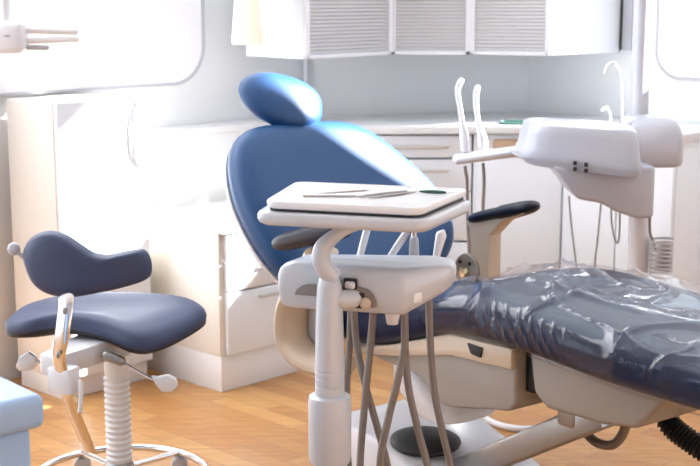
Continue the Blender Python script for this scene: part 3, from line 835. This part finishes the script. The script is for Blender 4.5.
# hanging cords
for pts in ([(569, 196), (570, 210), (572, 230), (576, 262), (580, 300)], [(601, 203), (599, 225), (597, 245), (595, 264), (594, 300)], [(611, 208), (612, 225), (616, 242), (619, 238), (620, 212)]):
    bm = new_bm(); add_tube(bm, [L3(x, y, 4.27) for x, y in pts], .0035, 8, smooth=6); obj('cord', bm, 'brushed', sp)
# assistant's holder bar
bm = new_bm(); p0, p1 = L3(458, 159, 4.50), L3(534, 149, 4.46)
add_tube(bm, [p0, p0 * .5 + p1 * .5, p1], .026, 14, flat=(.75, 1.7), round_ends=True); hb = obj('holder_arm', bm, 'plasticgrey', sp)
# coiled cord beside the column
bm = new_bm(); hx = []
c = L3(661, 255, 4.26)
for k in range(9 * 16 + 1):
    a = 2 * PI * k / 16; hx.append((c.x + .036 * math.cos(a), c.y + .036 * math.sin(a), c.z + .055 - .13 * k / (9 * 16)))
add_tube(bm, hx, .0045, 8); obj('coiled_cord', bm, 'trim', sp)
bm = new_bm(); add_tube(bm, [L3(650, 212, 4.26), L3(650, 232, 4.26), L3(654, 243, 4.26), L3(656, 252, 4.25)], .0045, 8, smooth=5); obj('cable', bm, 'hose', sp)

# suction handpieces standing in the bar
def suction(label, base, pts, tail, Yb):
    b = at(*base, Yb)
    o = thing('suction_handpiece', label, 'suction handpiece', b)
    bm = new_bm(); add_tube(bm, [at(x, y, Yb) - b for x, y in pts], [.018, .016, .0095, .0085, .0095, .010, .0105], 14, smooth=6, round_ends=True); obj('tube', bm, 'plastic', o)
    bm = new_bm(); add_tube(bm, [at(x, y, Yb + .01) - b for x, y in tail], .006, 10, smooth=6); obj('suction_hose', bm, 'hose', o)
suction('white suction tube with bent tip, tallest on the holder bar', (464, 150), [(465, 147.5), (464, 135), (462, 122), (460, 108), (458, 97), (458, 88), (461, 81)], [(465, 166), (466, 174), (467, 182), (468, 230), (472, 300)], 4.50)
suction('white suction tube with straight blunt tip on the holder bar', (482, 147), [(483, 145.5), (482, 136), (479, 126), (477, 114), (476, 104), (476, 94), (477.5, 88)], [(483, 163), (484, 180), (483, 205), (482, 250), (482, 310)], 4.49)

# ------------------------------------------------------------------ OPERATOR STOOL
ST = Vector((-.645, 3.44, 0))
st = thing('operator_stool', 'slate blue swivel stool with curved backrest and chrome ring base', 'stool', ST)
# seat
sp_o = [(.115, -.19, .468), (.235, -.04, .492), (.235, .07, .50), (.15, .16, .505), (0, .195, .505), (-.16, .18, .505), (-.27, .08, .495), (-.295, -.02, .478), (-.24, -.085, .487), (-.14, -.10, .506), (-.02, -.135, .497)]
o_ = spline(sp_o, 6, closed=True)
bm = new_bm(); rings = []
c0 = Vector((-.02, .0, 0))
for k, dz in ((.05, .012), (.6, .010), (.95, .004), (1, .012), (1.008, .026), (.99, .038), (.94, .048), (.85, .054), (.7, .057), (.5, .052), (.3, .047), (.05, .045)):
    ring = []
    for p in o_:
        zz = .497 + (p.z - .497) * min(1, k * k * 1.0)
        ring.append((c0.x + (p.x - c0.x) * k, c0.y + (p.y - c0.y) * k, zz + dz))
    rings.append(ring)
add_rings(bm, rings); seat = obj('seat', bm, 'stool', st, 60)
bm = new_bm(); rings = []
for k, dz in ((.05, -.004), (.85, -.004), (.97, .0), (1.0, .006), (1.0, .014), (.95, .012), (.05, .012)):
    rings.append([(c0.x + (p.x - c0.x) * k, c0.y + (p.y - c0.y) * k, .497 + (p.z - .497) * min(1, k * k) + dz) for p in o_])
add_rings(bm, rings); obj('seat_trim', bm, 'black', seat)
# backrest: bean pad, bent round the sitter
YB = 3.14
bo = [(22, 262), (24, 247), (34, 236), (50, 231.5), (66, 235), (82, 245), (96, 253), (112, 254), (130, 250), (144, 249), (151, 258), (152, 272), (146, 279), (125, 286), (100, 292), (72, 297), (48, 294), (31, 283)]
pl = [at(x - 4, y + 2.5 + 3 * max(0, (x - 90) / 60), YB) for x, y in bo]
pl = spline(pl, 5, closed=True)
bcx = sum((p for p in pl), Vector()) / len(pl)
bcx = at(75, 272, YB)
bm = new_bm(); rings = []
for k, off in ((.05, -.006), (.5, -.005), (.8, -.002), (.93, .006), (.99, .018), (1.0, .032), (.99, .046), (.93, .058), (.8, .064), (.5, .066), (.05, .066)):
    ring = []
    for p in pl:
        q = bcx + (p - bcx) * k
        bend = 1.1 * (q.x - (-.66)) ** 2
        ring.append(Vector((q.x, YB + off + bend, q.z)) - ST)
    rings.append(ring)
add_rings(bm, rings); obj('backrest', bm, 'stool', st, 60)
def SL(x, y, Y): return at(x, y, Y) - ST
bm = new_bm(); add_ellipsoid(bm, SL(14, 249, 3.2), (.017, .012, .017)); add_tube(bm, [SL(15, 250, 3.2), SL(24, 258, 3.2)], .006, 8); obj('adjust_knob', bm, 'plasticmauve', st)
bm = new_bm(); add_tube(bm, [SL(66, 290, 3.16), SL(66, 303, 3.13), SL(62, 335, 3.12), SL(59, 352, 3.13), SL(61, 370, 3.14), SL(67, 392, 3.15), SL(74, 412, 3.17), SL(82, 432, 3.19), SL(90, 451, 3.21)], .021, 12, smooth=4, flat=(.35, 1.0), up=(0, -1, 0)); obj('back_bar', bm, 'chrome', st)
bm = new_bm(); c = SL(66, 304, 3.125)
bm.free()
for x, y in ((64.5, 311), (58, 355)):
    bm = new_bm(); add_ellipsoid(bm, SL(x, y, 3.112), (.006, .004, .009)); obj('bar_rivet', bm, 'brushed', st)
bm = new_bm(); c = SL(64, 379, 3.16); add_box(bm, c, (.068, .05, .068), .006, 2, rz=R(-25)); obj('bar_clamp', bm, 'plastic', st)
bm = new_bm(); add_tube(bm, [SL(80, 382, 3.14), SL(81, 396, 3.13), SL(80, 411, 3.13)], .009, 10, smooth=4, flat=(.7, 1), round_ends=True); obj('clamp_lever', bm, 'plastic', st)
# mechanism under the seat
bm = new_bm(); add_prism(bm, [(-.15, -.25), (-.10, -.29), (.06, -.05), (.07, .08), (-.05, .08)], .435, .492, 'xy', .008, 2); obj('mechanism', bm, 'plasticgrey', st)
bm = new_bm(); p0, p1 = SL(106, 356, 3.27), SL(121, 361, 3.27); add_tube(bm, [p0, p1], .013, 12, round_ends=True); obj('tension_knob', bm, 'brushed', st)
bm = new_bm(); add_tube(bm, [SL(121, 362, 3.28), SL(153, 380, 3.26)], .004, 8); add_tube(bm, [SL(120, 362, 3.28), SL(112, 352, 3.32)], .004, 8); lv = obj('lever_rod', bm, 'chrome', st)
bm = new_bm(); add_prism(bm, [(p.x, p.z) for p in [SL(*q, 3.25) for q in ((151, 376), (158, 377), (168, 374.5), (176, 379), (178, 386), (172, 392), (162, 392), (156, 385))]], 3.245 - ST.y, 3.262 - ST.y, 'xz', .004, 2); obj('paddle', bm, 'plastic', lv)
bm = new_bm(); add_tube(bm, [SL(36, 362, 3.42), SL(56, 362, 3.42), SL(100, 356, 3.42)], .004, 8); lv2 = obj('lever_rod', bm, 'chrome', st)
bm = new_bm(); add_prism(bm, [(p.x, p.z) for p in [SL(*q, 3.42) for q in ((16, 366), (20, 356), (29, 351), (37, 357), (38, 365), (32, 370), (20, 371))]], 3.412 - ST.y, 3.428 - ST.y, 'xz', .004, 2); obj('paddle', bm, 'plastic', lv2)
# bellows column
prof = [(.0, .10), (.030, .10)]
for k in range(15):
    z = .115 + k * .0165
    prof += [(.036, z + .003), (.037, z + .008), (.031, z + .013), (.031, z + .015)]
prof += [(.034, .37), (.034, .425), (.026, .435), (.020, .44), (.020, .47), (.0, .47)]
bm = new_bm(); add_lathe(bm, prof, (0, 0, 0), 28); obj('column', bm, 'bellows', st, 60)
# ring base
bm = new_bm(); rg = [(.245 * math.cos(2 * PI * k / 72), .245 * math.sin(2 * PI * k / 72), .062) for k in range(72)]
rings = []
for k in range(73):
    a = 2 * PI * k / 72
    rings.append([((.245 + .010 * math.cos(b)) * math.cos(a), (.245 + .010 * math.cos(b)) * math.sin(a), .062 + .010 * math.sin(b)) for b in [2 * PI * q / 12 for q in range(12)]])
add_rings(bm, rings, cap=False); bmesh.ops.remove_doubles(bm, verts=bm.verts, dist=1e-5); obj('base_ring', bm, 'chrome', st)
for k in range(5):
    a = R(55 + 72 * k)
    bm = new_bm(); add_tube(bm, [(.02 * math.cos(a), .02 * math.sin(a), .085), (.245 * math.cos(a), .245 * math.sin(a), .064)], .012, 10, flat=(.7, 1)); obj('spoke', bm, 'chrome', st)
    cb = new_bm(); add_lathe(cb, [(.0, -.012), (.022, -.012), (.025, -.008), (.025, .008), (.022, .012), (.0, .012)], (.245 * math.cos(a), .245 * math.sin(a), .026), 18, Matrix.Rotation(R(90), 4, 'X')); obj('caster', cb, 'plasticgrey', st)
bm = new_bm(); add_lathe(bm, [(.0, .06), (.042, .06), (.045, .07), (.042, .095), (.034, .112), (.0, .112)], (0, 0, 0), 24); obj('hub', bm, 'brushed', st)

# ------------------------------------------------------------------ pale blue cart, lower left
e1 = Vector((-.66, .75, 0)); 
BC = Vector((-.528, 2.155, 0))
bang = math.atan2(.75, -.66) - PI
cart = thing('blue_cart', 'pale blue cart corner in the foreground beside the stool', 'cart', BC, bang)
# local: +x runs back along the far edge (negated), y towards the near edge
bm = new_bm(); add_prism(bm, [(-.0, -.0), (-.55, 0), (-.55, -.45), (0, -.45)], .645, .707, 'xy', .016, 4); obj('top', bm, 'bluebox', cart)
bm = new_bm(); add_prism(bm, [(-.02, -.02), (-.53, -.02), (-.53, -.43), (-.02, -.43)], .03, .647, 'xy', .012, 3); obj('body', bm, 'bluebox', cart)
for x, y in ((-.05, -.05), (-.5, -.05), (-.5, -.4), (-.05, -.4)):
    bm = new_bm(); add_lathe(bm, [(.0, -.012), (.016, -.012), (.016, .012), (.0, .012)], (x, y, .016), 16, Matrix.Rotation(R(90), 4, 'X')); obj('caster', bm, 'black', cart)

# ------------------------------------------------------------------ white cable on the floor under the chair
bm = new_bm(); add_tube(bm, [atz(x, y, .012) for x, y in ((470, 398), (479, 411), (490, 421), (507, 427), (530, 429), (552, 424), (566, 412))], .011, 12, smooth=8, round_ends=True)
tag(obj('floor_cable', bm, 'plastic'), 'white cable curving on the wooden floor under the chair leg rest', 'cable')

# ------------------------------------------------------------------ camera, light
cam_d = bpy.data.cameras.new('camera'); cam = bpy.data.objects.new('camera', cam_d); COL.objects.link(cam)
cam.location = (0, 0, CH); cam.rotation_euler = (PI / 2 - CPITCH, 0, 0)
cam_d.sensor_width = 36; cam_d.sensor_fit = 'HORIZONTAL'; cam_d.lens = 36 * CF / 700
cam_d.clip_start = .05
cam_d.dof.use_dof = True; cam_d.dof.focus_distance = 3.0; cam_d.dof.aperture_fstop = 6.3
S.camera = cam

sun_d = bpy.data.lights.new('sun', 'SUN'); sun = bpy.data.objects.new('sun', sun_d); COL.objects.link(sun)
to_sun = Vector((.80, .10, .47)).normalized()
sun.rotation_euler = to_sun.to_track_quat('Z', 'Y').to_euler()
sun_d.energy = 25; sun_d.angle = R(.8); sun_d.color = (.98, .98, 1.0)

w = bpy.data.worlds.new('world'); S.world = w; w.use_nodes = True
bg = w.node_tree.nodes['Background']; bg.inputs['Color'].default_value = (.80, .90, 1.0, 1); bg.inputs['Strength'].default_value = 1.5

S.view_settings.view_transform = 'Standard'; S.view_settings.look = 'None'
S.view_settings.gamma = 1; S.view_settings.use_curve_mapping = False
S.view_settings.exposure = 0.95
S.cycles.use_denoising = True
S.cycles.max_bounces = 8; S.cycles.transparent_max_bounces = 16
S.cycles.caustics_reflective = False; S.cycles.caustics_refractive = False
S.cycles.sample_clamp_indirect = 8
